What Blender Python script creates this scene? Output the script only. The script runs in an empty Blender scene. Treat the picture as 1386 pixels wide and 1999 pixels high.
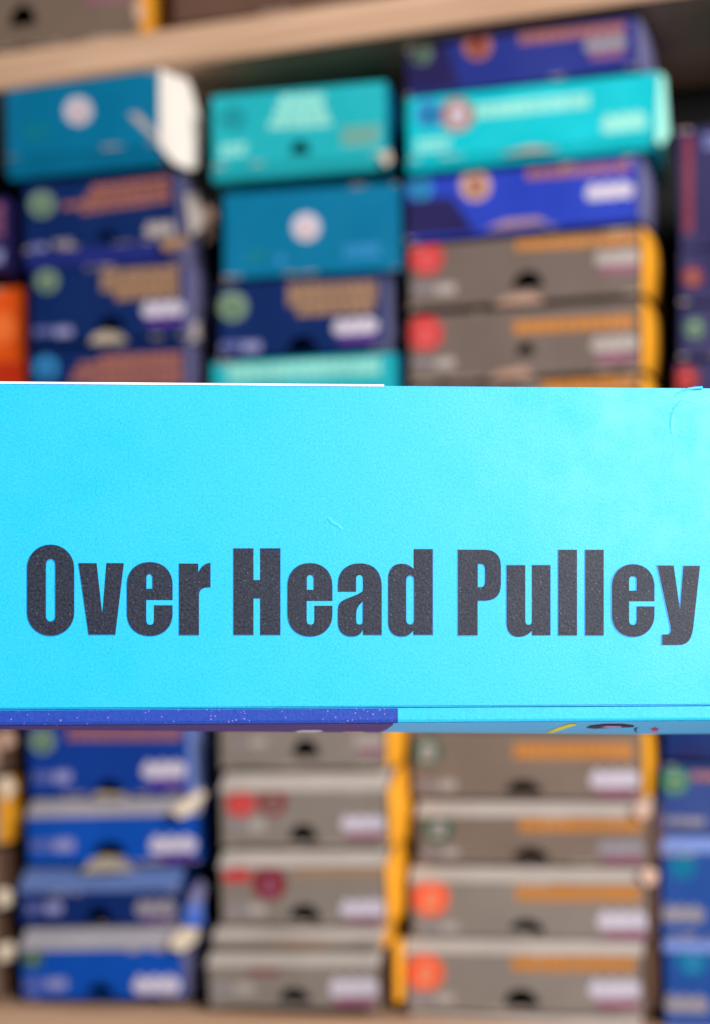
import bpy, bmesh, math, random
from mathutils import Vector, Matrix, noise
random.seed(7)
S = bpy.context.scene
COL = S.collection

# ------------------------------------------------------------------ camera
FPX, PU, PV = 3000.0, 693.0, 1300.0         # focal length and optical centre in photo pixels
W, H = 1386.0, 1999.0
YAW, ROLL = math.radians(13.5), math.radians(1.0)
CAM = Vector((0, 0, 1.15))
FWD = Vector((-math.sin(YAW), math.cos(YAW), 0))
R0 = FWD.cross(Vector((0, 0, 1)))
XC = math.cos(ROLL) * R0 - math.sin(ROLL) * Vector((0, 0, 1))
YC = math.sin(ROLL) * R0 + math.cos(ROLL) * Vector((0, 0, 1))
cd = bpy.data.cameras.new('camera')
cam = bpy.data.objects.new('camera', cd)
COL.objects.link(cam)
m = Matrix((XC, YC, -FWD)).transposed().to_4x4()
m.translation = CAM
cam.matrix_world = m
cd.sensor_fit = 'HORIZONTAL'
cd.sensor_width = 36.0
cd.lens = FPX / W * 36.0
cd.shift_y = (PV - (H - 1) / 2) / W
cd.clip_start, cd.clip_end = 0.05, 50
cd.dof.use_dof = True
cd.dof.focus_distance = 0.42
cd.dof.aperture_fstop = cd.lens / 6.9
S.camera = cam

# ------------------------------------------------------------------ light
world = bpy.data.worlds.new('World')
S.world = world
world.use_nodes = True
bg = world.node_tree.nodes['Background']
bg.inputs[0].default_value = (1.0, 0.95, 0.9, 1)
bg.inputs[1].default_value = 0.06

def area(name, loc, target, sx, sy, power, color):
    l = bpy.data.lights.new(name, 'AREA')
    l.shape, l.size, l.size_y, l.energy, l.color = 'RECTANGLE', sx, sy, power, color
    o = bpy.data.objects.new(name, l)
    COL.objects.link(o)
    o.location = loc
    o.rotation_euler = (Vector(target) - Vector(loc)).to_track_quat('-Z', 'Y').to_euler()
    return o
area('ceiling_lamp', (1.40, -0.70, 2.05), (-0.10, 1.0, 1.10), 1.1, 0.7, 112, (1.0, 0.975, 0.955))
area('underside_fill_lamp', (-0.06, 0.37, 0.86), (-0.06, 0.43, 1.13), 0.35, 0.12, 0.75, (1.0, 0.97, 0.95))  # added weak fill below the cyan box, imitating bounced light on its underside
S.view_settings.view_transform = 'Standard'
S.view_settings.look = 'None'
S.view_settings.exposure = 0.0
S.view_settings.gamma = 1.0

# ------------------------------------------------------------------ helpers
def ray(u, v):
    return FWD + ((u - PU) / FPX) * XC - ((v - PV) / FPX) * YC

def at(u, v, Y):
    d = ray(u, v)
    return CAM + d * ((Y - CAM.y) / d.y)

def lin(c):
    return tuple(((x / 255) / 12.92 if x / 255 <= 0.04045 else ((x / 255 + 0.055) / 1.055) ** 2.4) for x in c)

MATS = {}
def mat(name, rgb, rough=0.5, var=0.12, scale=40.0, bump=0.0, bscale=600.0, spec=0.32, srgb=True):
    if name in MATS:
        return MATS[name]
    M = bpy.data.materials.new(name)
    M.use_nodes = True
    nt = M.node_tree
    b = nt.nodes['Principled BSDF']
    c = lin(rgb) if srgb else rgb
    tc = nt.nodes.new('ShaderNodeTexCoord')
    nz = nt.nodes.new('ShaderNodeTexNoise')
    nz.inputs['Scale'].default_value = scale
    nz.inputs['Detail'].default_value = 6
    nt.links.new(tc.outputs['Object'], nz.inputs['Vector'])
    mx = nt.nodes.new('ShaderNodeMix')
    mx.data_type = 'RGBA'
    mx.inputs['A'].default_value = tuple(x * (1 - var) for x in c) + (1,)
    mx.inputs['B'].default_value = tuple(min(1, x * (1 + var)) for x in c) + (1,)
    nt.links.new(nz.outputs['Fac'], mx.inputs['Factor'])
    nt.links.new(mx.outputs['Result'], b.inputs['Base Color'])
    b.inputs['Roughness'].default_value = rough
    b.inputs['Specular IOR Level'].default_value = spec
    # cardboard never lies quite flat: a slow waviness of the surface, in place coordinates
    ge = nt.nodes.new('ShaderNodeNewGeometry')
    wv = nt.nodes.new('ShaderNodeTexNoise')
    wv.inputs['Scale'].default_value = 10
    wv.inputs['Detail'].default_value = 1
    nt.links.new(ge.outputs['Position'], wv.inputs['Vector'])
    wb = nt.nodes.new('ShaderNodeBump')
    wb.inputs['Strength'].default_value = 0.8
    wb.inputs['Distance'].default_value = 0.010
    nt.links.new(wv.outputs['Fac'], wb.inputs['Height'])
    nt.links.new(wb.outputs['Normal'], b.inputs['Normal'])
    if bump:
        n2 = nt.nodes.new('ShaderNodeTexNoise')
        n2.inputs['Scale'].default_value = bscale
        n2.inputs['Detail'].default_value = 4
        nt.links.new(tc.outputs['Object'], n2.inputs['Vector'])
        bp = nt.nodes.new('ShaderNodeBump')
        bp.inputs['Strength'].default_value = bump
        bp.inputs['Distance'].default_value = 0.0004
        nt.links.new(n2.outputs['Fac'], bp.inputs['Height'])
        nt.links.new(bp.outputs['Normal'], b.inputs['Normal'])
    MATS[name] = M
    return M

def link(name, bm, material, parent=None, smooth=False):
    me = bpy.data.meshes.new(name)
    bmesh.ops.recalc_face_normals(bm, faces=bm.faces)
    bm.to_mesh(me)
    bm.free()
    if smooth:
        for p in me.polygons:
            p.use_smooth = True
    me.materials.append(material)
    o = bpy.data.objects.new(name, me)
    COL.objects.link(o)
    if parent is not None:
        o.parent = parent
    return o

def empty(name, matrix, label, cat, group=None):
    o = bpy.data.objects.new(name, None)
    COL.objects.link(o)
    o.empty_display_size = 0.02
    o.matrix_world = matrix
    o['label'] = label
    o['category'] = cat
    if group:
        o['group'] = group
    return o

def plate(loops, to3, thick, normal, bm=None):
    """Filled outline with holes, given as 2-D loops, mapped by to3() and given a thickness along normal."""
    bm = bm or bmesh.new()
    edges = []
    for lp in loops:
        q = []
        for p in lp:
            if not q or abs(p[0] - q[-1][0]) + abs(p[1] - q[-1][1]) > 2e-6:
                q.append(p)
        if abs(q[0][0] - q[-1][0]) + abs(q[0][1] - q[-1][1]) < 2e-6:
            q.pop()
        lp = q
        vs = [bm.verts.new(to3(*p)) for p in lp]
        for i in range(len(vs)):
            edges.append(bm.edges.new((vs[i], vs[(i + 1) % len(vs)])))
    r = bmesh.ops.triangle_fill(bm, use_beauty=True, use_dissolve=False, edges=edges)
    fs = [g for g in r['geom'] if isinstance(g, bmesh.types.BMFace)]
    ex = bmesh.ops.extrude_face_region(bm, geom=fs)
    bmesh.ops.translate(bm, verts=[g for g in ex['geom'] if isinstance(g, bmesh.types.BMVert)], vec=Vector(normal) * thick)
    return bm

def prism(profile, x0, x1, bm=None):
    """Closed (y, z) profile swept along x."""
    bm = bm or bmesh.new()
    a = [bm.verts.new((x0, y, z)) for y, z in profile]
    b = [bm.verts.new((x1, y, z)) for y, z in profile]
    n = len(profile)
    for i in range(n):
        bm.faces.new((a[i], a[(i + 1) % n], b[(i + 1) % n], b[i]))
    bm.faces.new(a)
    bm.faces.new(b[::-1])
    return bm

def box(bm, x0, x1, y0, y1, z0, z1):
    vs = [bm.verts.new((x, y, z)) for x in (x0, x1) for y in (y0, y1) for z in (z0, z1)]
    for f in ((0, 1, 3, 2), (4, 6, 7, 5), (0, 4, 5, 1), (2, 3, 7, 6), (0, 2, 6, 4), (1, 5, 7, 3)):
        bm.faces.new([vs[i] for i in f])
    return bm

# ------------------------------------------------------------------ colours
NAVY = mat('navy_card', (8, 38, 94), 0.42)  # navy darkened to hold the shade on the upper rows
ROYAL = mat('royal_blue_card', (10, 78, 178), 0.42)
DEEPN = mat('deep_navy_card', (10, 40, 104), 0.42)
INDIGO = mat('indigo_card', (38, 50, 132), 0.42)
PURP = mat('dark_violet_card', (34, 28, 80), 0.5)
TEALD = mat('deep_teal_card', (0, 112, 152), 0.4)
TEALL = mat('light_teal_card', (30, 172, 182), 0.4)
TEALB = mat('bright_teal_card', (0, 188, 200), 0.4)
GREY = mat('grey_card', (138, 126, 117), 0.55)
GREYU = mat('shaded_warm_grey_card', (112, 97, 89), 0.55)  # warm grey copy with the dimness of the upper rows put into its colour
GREYB = mat('warm_grey_card', (126, 108, 96), 0.55)
PALE = mat('pale_grey_card', (192, 180, 172), 0.6)
LAV = mat('lavender_grey_card', (112, 110, 150), 0.5)
LBLUE = mat('light_blue_card', (128, 150, 215), 0.5)
ORANGE = mat('orange_card', (255, 168, 44), 0.45)
ORED = mat('orange_red_card', (226, 84, 18), 0.45)
BROWN = mat('brown_card', (98, 70, 56), 0.6)
WHITE = mat('white_card', (224, 215, 206), 0.6, 0.05)
CREAM = mat('raw_cream_card', (214, 196, 172), 0.7)
I_WHITE = mat('white_ink', (208, 198, 212), 0.5)
I_DIM = mat('dull_white_ink', (150, 142, 150), 0.5)
I_GREYW = mat('pale_ink', (178, 166, 160), 0.5)
I_LTEAL = mat('pale_teal_ink', (150, 222, 208), 0.5)
I_PINKR = mat('pink_ink', (226, 96, 96), 0.5)
I_SALMON = mat('salmon_ink', (255, 150, 112), 0.5)
I_BLUISH = mat('lilac_ink', (112, 116, 172), 0.5)
I_LILAC = mat('pale_lilac_ink', (150, 150, 196), 0.5)
PALEB = mat('cool_grey_card', (170, 164, 172), 0.6)
I_GREEN = mat('pale_green_ink', (126, 150, 124), 0.5)
I_DGREEN = mat('dark_green_ink', (62, 96, 78), 0.5)
I_BLUE = mat('sky_blue_ink', (52, 138, 196), 0.5)
I_RED = mat('red_ink', (204, 64, 64), 0.5)
I_ORED = mat('vermilion_ink', (255, 100, 60), 0.5)
I_MAROON = mat('maroon_ink', (132, 40, 46), 0.5)
I_TAN = mat('tan_ink', (166, 128, 92), 0.5)
I_BROWN = mat('copper_ink', (168, 104, 84), 0.5)
I_ORANGE = mat('orange_ink', (204, 130, 50), 0.5)
I_PURPLE = mat('purple_ink', (96, 48, 140), 0.5)
I_PINK = mat('mauve_ink', (150, 88, 116), 0.5)
I_DTEAL = mat('dark_teal_ink', (10, 120, 130), 0.5)
I_PEACH = mat('peach_ink', (200, 160, 140), 0.5)

SCUFF_GLINT = mat('scuff_glint_card', (182, 164, 150), 0.7)  # pale scuff tone with broken edge highlights painted in
# ------------------------------------------------------------------ shelving
Y0 = 1.36                                    # front line of the shelf
def z_at(u, v, Y=Y0):
    return at(u, v, Y).z

def wood(name='pale_wood'):
    M = bpy.data.materials.new(name)
    M.use_nodes = True
    nt = M.node_tree
    b = nt.nodes['Principled BSDF']
    tc = nt.nodes.new('ShaderNodeTexCoord')
    mp = nt.nodes.new('ShaderNodeMapping')
    mp.inputs['Scale'].default_value = (1.5, 14, 40)
    nz = nt.nodes.new('ShaderNodeTexNoise')
    nz.inputs['Scale'].default_value = 3
    nz.inputs['Detail'].default_value = 8
    nz.inputs['Distortion'].default_value = 0.6
    rp = nt.nodes.new('ShaderNodeValToRGB')
    rp.color_ramp.elements[0].position, rp.color_ramp.elements[1].position = 0.3, 0.7
    rp.color_ramp.elements[0].color = lin((174, 134, 104)) + (1,)
    rp.color_ramp.elements[1].color = lin((216, 178, 148)) + (1,)
    nt.links.new(tc.outputs['Object'], mp.inputs['Vector'])
    nt.links.new(mp.outputs['Vector'], nz.inputs['Vector'])
    nt.links.new(nz.outputs['Fac'], rp.inputs['Fac'])
    nt.links.new(rp.outputs['Color'], b.inputs['Base Color'])
    b.inputs['Roughness'].default_value = 0.55
    return M
WOOD = wood()
DARKB = mat('shaded_back_board', (8, 7, 7), 0.8)  # near-black colour stands in for the deep shade behind the stacks

unit = empty('shelving_unit', Matrix.Translation((-0.1, Y0, z_at(700, 1985))),
             'pale wooden shelving boards carrying the stacked cartons behind the cyan box', 'shelf')
ox, oy, oz = unit.location
TILT = math.radians(1.4)
def board(z_top, thick, tilt, y0, xpiv):
    bm = bmesh.new()
    box(bm, -0.75, 0.65, y0, Y0 + 0.205, -thick, 0)
    bmesh.ops.bevel(bm, geom=bm.edges[:], offset=0.002, segments=2, affect='EDGES')
    o = link('shelf_board', bm, WOOD, unit)
    o.location = Vector((xpiv, 0, z_top)) - Vector((ox, oy, oz))
    o.rotation_euler = (0, -tilt, 0)
    return o
YB = Y0 - 0.016
top_z = z_at(400, 44, YB)
TH = top_z - z_at(400, 118, YB)
pu = at(400, 44, YB).x
board(top_z, TH, TILT, YB, pu)
low_z = z_at(300, 1960)
board(low_z, 0.035, 0.0, Y0 - 0.036, 0.0)
bm = box(bmesh.new(), -0.8, 0.7, 0.206, 0.216, -0.25, 1.0)
link('back_panel', bm, DARKB, unit)

# ------------------------------------------------------------------ cartons
GROUP = 'printed cartons stacked on the shelf'

def disc(u, v, r, n=28, a0=0.0):
    return [(u + r * math.cos(a0 + 2 * math.pi * i / n), v + r * math.sin(a0 + 2 * math.pi * i / n)) for i in range(n)]

def quad(u0, v0, u1, v1, s=0.0):
    """Upright rectangle in photo pixels whose top and bottom follow slope s."""
    d = s * (u1 - u0)
    return [(u0, v0), (u1, v0 + d), (u1, v1 + d), (u0, v1)]

class Carton:
    def __init__(self, label, uL, uR, tl, tr, bl, br, front, side, depth=0.10, yaw=0.0, dy=0.0, bulge=0.0,
                 lid=0, base=0, notch=None, lidmat=None, basemat=None, name='carton', scuff_glints=True):
        Y = Y0 + dy
        P = [at(uL, tl, Y), at(uR, tr, Y), at(uL, bl, Y), at(uR, br, Y)]
        a = 0.5 * (P[0] + P[2]); b = 0.5 * (P[1] + P[3])
        self.w = (b - a).length
        self.h = 0.5 * ((P[0] - P[2]).length + (P[1] - P[3]).length)
        roll = max(-0.045, min(0.045, math.atan2(b.z - a.z, b.x - a.x)))
        c = 0.5 * (a + b)
        Rm = Matrix.Rotation(math.radians(yaw), 4, 'Z') @ Matrix.Rotation(-roll, 4, 'Y')
        base_pt = c - (Rm.to_3x3() @ Vector((0, 0, 1))) * (self.h / 2)
        self.M = Matrix.Translation(base_pt) @ Rm
        self.I = self.M.inverted()
        self.slope = ((tr - tl) + (br - bl)) / 2 / (uR - uL)
        self.px = self.h / (0.5 * ((bl - tl) + (br - tr)))
        self.e = empty(name, self.M, label, 'box', GROUP)
        w, h = self.w, self.h
        lh, bh = lid * self.px, base * self.px
        D = depth
        hw = w / 2
        # body: open-fronted tray behind the front panel
        prof = [(0.0012, 0.0), (0.0012, h)]
        if lh: prof.append((0.012 + lh * 0.5, h + lh))
        top = h + lh
        prof += [(D, top)]
        low = -bh
        prof += [(D, low)]
        if bh: prof.append((0.003 + bh * 0.32, low))
        bm = prism(prof, -hw, hw)
        front_face = [f for f in bm.faces if all(abs(v.co.y - 0.0012) < 1e-6 for v in f.verts)]
        bmesh.ops.delete(bm, geom=front_face, context='FACES_ONLY')
        bmesh.ops.recalc_face_normals(bm, faces=bm.faces)
        bmesh.ops.solidify(bm, geom=bm.faces[:], thickness=0.0008)
        link('carton_body', bm, front, self.e)
        # front panel with its thumb notch cut out
        i = 0.0006
        loops = [[(-hw + i, 0.0003), (-hw * 0.5, 0.0003 ), (0, 0.0003), (hw - i, 0.0003), (hw - i, h - 0.0003), (-hw + i, h - 0.0003)]]
        if notch:
            nu, nv, nr, nh = notch
            x, z = self.loc(nu, nv)
            r = nr * 1.2 * self.px; rv = nh * 1.3 * self.px
            z = max(z, 0.0012)
            lp = [(x + r * math.cos(math.pi * k / 14), z + rv * math.sin(math.pi * k / 14)) for k in range(15)]
            loops.append(lp)
        bm = plate(loops, lambda x, z: (x, 0, z), 0.0009, (0, 1, 0))
        link('front_panel', bm, front, self.e)
        # right-hand side panel
        if bulge:
            bm = bmesh.new()
            NY, NZ = 12, 8
            q = 0.012 + lh * 0.5
            ph = random.uniform(0.85, 1.1)
            sheets = []
            for off in (0.0002, 0.0010):
                g = []
                for i_ in range(NY + 1):
                    y = 0.0015 + (D - 0.0015) * (i_ / NY) ** 1.5
                    zt = h + lh * min(1, max(0, (y - 0.0012) / q)) if lh else h
                    row = []
                    for j in range(NZ + 1):
                        t = j / NZ
                        bx = bulge * ph * math.sin(math.pi * min(1, (y / D)) ** 0.62) ** 0.9 * (0.62 + 0.38 * math.sin(math.pi * t) ** 0.6)
                        row.append(bm.verts.new((hw + off + bx, y, 0.0004 + (zt - 0.0008) * t)))
                    g.append(row)
                sheets.append(g)
            for g in sheets:
                for i_ in range(NY):
                    for j in range(NZ):
                        bm.faces.new((g[i_][j], g[i_][j + 1], g[i_ + 1][j + 1], g[i_ + 1][j]))
            A, B = sheets
            ring = [(i_, 0) for i_ in range(NY)] + [(NY, j) for j in range(NZ)] + [(i_, NZ) for i_ in range(NY, 0, -1)] + [(0, j) for j in range(NZ, 0, -1)]
            for k in range(len(ring)):
                a_, b_ = ring[k], ring[(k + 1) % len(ring)]
                bm.faces.new((A[a_[0]][a_[1]], A[b_[0]][b_[1]], B[b_[0]][b_[1]], B[a_[0]][a_[1]]))
        else:
            sp = [(y if k > 1 else y + 0.0003, z) for k, (y, z) in enumerate(prof)]
            bm = prism(sp, hw + 0.0002, hw + 0.0010)
        link('side_panel', bm, side, self.e)
        if lh:
            q = (0.012 + lh * 0.5)
            t = 0.0007
            bm = prism([(-0.0006, h + 0.0004), (q - 0.0003, h + lh + t), (D, h + lh + t), (D, h + lh + 0.0002), (q + 0.0002, h + lh + 0.0002), (0.0004, h + 0.0002)], -hw - 0.0012, hw + 0.0012)
            link('lid', bm, lidmat or PALE, self.e)
        if bh:
            q = (0.003 + bh * 0.32)
            t = 0.0007
            bm = prism([(-0.0002, -0.0004), (q - 0.0003, low - t), (D, low - t), (D, low - 0.0002), (q + 0.0002, low - 0.0002), (0.0008, -0.0003)], -hw - 0.0012, hw + 0.0012)
            link('base_flap', bm, basemat or front, self.e)

        if scuff_glints:  # pale scuffs that also paint broken highlights along the front edges
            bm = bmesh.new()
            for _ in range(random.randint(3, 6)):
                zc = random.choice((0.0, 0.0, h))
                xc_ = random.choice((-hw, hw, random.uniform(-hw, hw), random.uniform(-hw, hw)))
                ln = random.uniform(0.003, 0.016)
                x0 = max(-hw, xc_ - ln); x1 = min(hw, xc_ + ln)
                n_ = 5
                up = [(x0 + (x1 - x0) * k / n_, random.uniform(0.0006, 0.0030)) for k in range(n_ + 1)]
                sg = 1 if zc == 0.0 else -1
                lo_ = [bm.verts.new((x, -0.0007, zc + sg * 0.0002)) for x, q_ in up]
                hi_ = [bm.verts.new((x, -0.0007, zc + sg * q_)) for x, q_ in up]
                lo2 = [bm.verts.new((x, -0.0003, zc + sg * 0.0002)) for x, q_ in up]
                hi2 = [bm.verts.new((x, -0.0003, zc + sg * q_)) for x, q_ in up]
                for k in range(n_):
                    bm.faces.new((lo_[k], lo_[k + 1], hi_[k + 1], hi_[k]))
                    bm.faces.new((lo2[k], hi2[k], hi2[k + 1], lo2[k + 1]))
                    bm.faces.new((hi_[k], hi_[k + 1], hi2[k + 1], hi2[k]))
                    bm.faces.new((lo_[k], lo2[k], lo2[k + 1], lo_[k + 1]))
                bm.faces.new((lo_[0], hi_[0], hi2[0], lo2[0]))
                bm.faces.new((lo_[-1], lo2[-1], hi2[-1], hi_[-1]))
            link('scuff_glint_edges', bm, SCUFF_GLINT, self.e)['kind'] = 'stuff'

    def loc(self, u, v, y=0.0):
        o = self.I @ CAM
        d = self.I.to_3x3() @ ray(u, v)
        t = (y - o.y) / d.y
        p = o + d * t
        return p.x, p.z

    def shape(self, name, loops, material, lev=1, th=0.0002):
        bm = bmesh.new()
        y = -0.00004 - 0.00025 * (lev - 1)
        for lp in loops:
            pts = [self.loc(*p) for p in lp]
            hw = self.w / 2
            pts = [(max(-hw + 0.0003, min(hw - 0.0003, x)), max(0.0004, min(self.h - 0.0005, z))) for x, z in pts]
            clean = []
            for p in pts:
                if not clean or (abs(p[0] - clean[-1][0]) + abs(p[1] - clean[-1][1])) > 1e-6:
                    clean.append(p)
            if len(clean) > 2 and (abs(clean[0][0] - clean[-1][0]) + abs(clean[0][1] - clean[-1][1])) < 1e-6:
                clean.pop()
            if len(clean) < 3 or max(p[1] for p in clean) - min(p[1] for p in clean) < 2e-5:
                continue
            a = [bm.verts.new((x, y, z)) for x, z in clean]
            b = [bm.verts.new((x, y - th, z)) for x, z in clean]
            n = len(clean)
            bm.faces.new(a); bm.faces.new(b[::-1])
            for k in range(n):
                bm.faces.new((a[k], a[(k + 1) % n], b[(k + 1) % n], b[k]))
        if not bm.faces:
            bm.free()
            return self
        link(name, bm, material, self.e)
        return self

    def badge(self, u, v, r, material, inner=None, ri=0.45):
        self.shape('badge', [disc(u, v, r)], material)
        if inner:
            self.shape('badge_symbol', [disc(u + r * 0.05, v - r * 0.1, r * ri * 0.8), [(u - r * ri, v + r * 0.62), (u - r * .2, v), (u + r * .2, v), (u + r * ri, v + r * 0.62)]], inner, 2)
        return self

    def lines(self, u0, v0, u1, v1, n, material, fill=0.72, s=None, ragged=0.0, name='text_lines'):
        """n printed lines of word-like dashes."""
        s = self.slope if s is None else s
        lps = []
        lh = (v1 - v0) / n
        for k in range(n):
            x = u0 + ragged * random.random() * (u1 - u0) * (1 if k != n // 2 else 0)
            vv = v0 + k * lh
            while x < u1 - 4:
                wd = min(random.uniform(9, 24), u1 - x)
                a = vv + s * (x - u0)
                lps.append([(x, a), (x + wd, a + s * wd), (x + wd, a + s * wd + lh * fill), (x, a + lh * fill)])
                x += wd + random.uniform(2.0, 3.6)
        return self.shape(name, lps, material)

    def mark(self, u0, v0, u1, v1, material):
        """Short dim print with a brighter end, as on the lower left of a carton."""
        w = u1 - u0
        dim = I_BLUISH if material is I_DIM else I_DIM
        self.lines(u0, v0 + (v1 - v0) * .25, u0 + w * .5, v1 - (v1 - v0) * .1, 2, dim)
        self.logo(u0 + w * .74, (v0 + v1) / 2, w * .42, (v1 - v0) * .8, False, material if material is I_GREYW else I_LILAC)
        return self

    def logo(self, u, v, w, h, under=True, material=None, undermat=None):
        """Rounded white word mark of joined letter strokes with a thin coloured line below."""
        s = self.slope
        lps = []
        n = 6
        for k in range(n):
            x = u - w / 2 + w * k / n
            a = v - h / 2 + s * (x - u) + (h * 0.18 if k % 2 else 0)
            lps.append([(x + h * .12, a), (x + w / n * 0.86 + h * .12, a), (x + w / n * 0.86, a + h * 0.78), (x, a + h * 0.78)])
        self.shape('logo', lps, material or I_WHITE, 2)
        pad = [(u - w * .56, v + h * .1), (u - w * .5, v - h * .28), (u + w * .42, v - h * .36), (u + w * .56, v - h * .05), (u + w * .5, v + h * .38), (u - w * .48, v + h * .42)]
        self.shape('logo_field', [[(p, q + s * (p - u)) for p, q in pad]], material or I_WHITE, 1)
        if under:
            self.shape('logo_underline', [quad(u - w * .4, v + h * .55 - s * w * .4, u + w * .5, v + h * .95 - s * w * .4, s)], undermat or I_PURPLE, 1)
        return self

    def flap(self, pts, material, name='open_flap', out=0.004, th=0.0008):
        """A bent-out piece of card near the front edge, leaning forward by out."""
        bm = bmesh.new()
        P = []
        for k, (u, v, dy) in enumerate(pts):
            x, z = self.loc(u, v, -dy)
            P.append(Vector((x, -dy, z)))
        a = [bm.verts.new(p) for p in P]
        b = [bm.verts.new(p + Vector((0, th, 0))) for p in P]
        n = len(P)
        bm.faces.new(a); bm.faces.new(b[::-1])
        for k in range(n):
            bm.faces.new((a[k], a[(k + 1) % n], b[(k + 1) % n], b[k]))
        link(name, bm, material, self.e)
        return self

# ---- first stack from the left
c = Carton('deep teal carton with a white round emblem and open white side flap', 12, 310, 174, 130, 306, 284,
           TEALD, WHITE, depth=0.085, base=34, dy=-0.012)
c.badge(153, 216, 27, I_WHITE, I_PEACH, 0.3)
c.lines(46, 246, 92, 276, 3, I_DTEAL)
c.shape('torn_edge', [[(250, 222), (268, 220), (300, 252), (309, 268), (309, 283), (292, 262)]], I_GREYW)
c.flap([(311, 112, .001), (350, 100, -.02), (374, 172, -.028), (390, 232, -.03), (386, 326, -.024), (372, 330, -.012), (340, 318, -.003), (311, 284, .001)], WHITE, 'side_flap')

c = Carton('navy carton with copper text lines, directly beneath the carton with a white flap', 48, 346, 360, 334, 492, 468,
           NAVY, LAV, depth=0.085, base=30, dy=0.0, notch=(208, 470, 18, 16), basemat=INDIGO)
c.badge(82, 398, 25, I_GREEN, I_DGREEN, 0.35).lines(122, 384, 332, 424, 3, I_BROWN, .8, -0.14, 0.35)
c.lines(180, 362, 334, 384, 1, I_BROWN, .8, -0.12)
c.mark(55, 474, 92, 492, I_DIM).lines(104, 470, 140, 486, 1, I_DIM).logo(312, 446, 52, 30, False, I_GREYW)
c.flap([(362, 380, -.008), (388, 372, -.03), (398, 440, -.03), (372, 462, -.01)], I_GREYW, 'side_flap')
c.flap([(396, 392, -.034), (420, 384, -.05), (424, 455, -.05), (404, 475, -.036)], I_PEACH, 'side_flap')
c.flap([(312, 470, .002), (360, 458, .001), (366, 478, .0), (322, 490, .003)], I_TAN)

c = Carton('navy carton with a tan text block and beige torn notch, first stack', 60, 360, 528, 508, 672, 656,
           NAVY, LAV, depth=0.085, notch=(216, 645, 24, 22), dy=-.004)
c.badge(92, 548, 22, I_GREEN, I_DGREEN, .35).lines(198, 528, 348, 570, 3, I_TAN, .9, -0.06).lines(226, 566, 348, 588, 1, I_TAN, .9, -0.06)
c.logo(318, 602, 74, 34).mark(66, 634, 144, 660, I_DIM)
c.flap([(174, 670, .002), (184, 653, .006), (206, 645, .009), (234, 650, .008), (250, 666, .002)], CREAM)
c.flap([(364, 630, -.01), (388, 626, -.028), (390, 662, -.03), (368, 668, -.012)], I_GREYW, 'side_flap')

c = Carton('navy carton with a sky blue round emblem and copper text, above the cyan box', 60, 362, 680, 664, 826, 812,
           NAVY, LAV, depth=0.085, dy=0.003)
c.badge(90, 718, 24, I_BLUE, NAVY, .3).lines(138, 708, 356, 764, 4, I_BROWN, .82, -0.05, .2).lines(196, 694, 356, 708, 1, I_BROWN, .85, -0.05)

c = Carton('navy carton with a lavender side and copper strip, first stack, just below the cyan box', 56, 366, 1418, 1412, 1556, 1548,
           mat('mid_navy_card', (14, 58, 146), .42), LBLUE, depth=0.085, notch=(213, 1550, 24, 22), dy=0.002)
c.badge(83, 1446, 24, I_GREEN, I_DGREEN, .35).lines(132, 1420, 356, 1446, 2, I_BROWN, .85, 0)
c.logo(320, 1502, 78, 36).mark(66, 1500, 142, 1532, I_DIM)
c.flap([(174, 1560, .002), (198, 1548, .006), (238, 1549, .006), (256, 1558, .002)], CREAM)

c = Carton('royal blue carton with a large cream torn flap at its notch', 54, 388, 1596, 1590, 1688, 1682,
           ROYAL, NAVY, depth=0.085, lidmat=PALEB, lid=34, notch=(214, 1670, 30, 22), dy=-0.006)
c.logo(338, 1648, 84, 36).mark(60, 1632, 148, 1666, I_DIM)
c.flap([(158, 1704, .002), (178, 1678, .008), (205, 1668, .014), (240, 1674, .013), (266, 1698, .003)], CREAM)
c.flap([(332, 1582, .016), (352, 1596, .018), (368, 1590, .014), (402, 1552, -.004), (392, 1540, -.006), (360, 1562, .008)], CREAM)

c = Carton('dark blue carton with steel blue lid and black notch, third below the cyan box', 38, 348, 1742, 1738, 1806, 1802,
           DEEPN, NAVY, depth=0.085, lid=44, notch=(194, 1800, 22, 24), dy=-0.012, lidmat=mat('steel_blue_card', (98, 122, 178), .55))
c.logo(304, 1772, 72, 36, True, I_DIM).mark(50, 1756, 124, 1788, I_DIM)
c.flap([(372, 1738, -.01), (392, 1716, -.014), (404, 1730, -.014), (396, 1762, -.012), (368, 1764, -.006)], LAV, 'side_flap')
c.flap([(366, 1764, -.006), (396, 1762, -.012), (398, 1806, -.01), (378, 1810, -.002), (356, 1806, .0)], ROYAL, 'side_flap')
c.flap([(356, 1810, .0), (390, 1812, -.002), (384, 1836, .008), (356, 1858, .016), (332, 1850, .018), (334, 1832, .012)], CREAM, 'side_flap')

c = Carton('royal blue carton with a faint green emblem, lowest of the first stack on the board', 42, 354, 1856, 1852, 1950, 1946,
           ROYAL, LAV, depth=0.085, lidmat=PALEB, lid=44, notch=(196, 1944, 24, 20), dy=-0.02)
c.badge(64, 1868, 22, I_DGREEN, I_GREEN, .3).logo(306, 1922, 84, 38).mark(46, 1904, 134, 1936, I_DIM)

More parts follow.
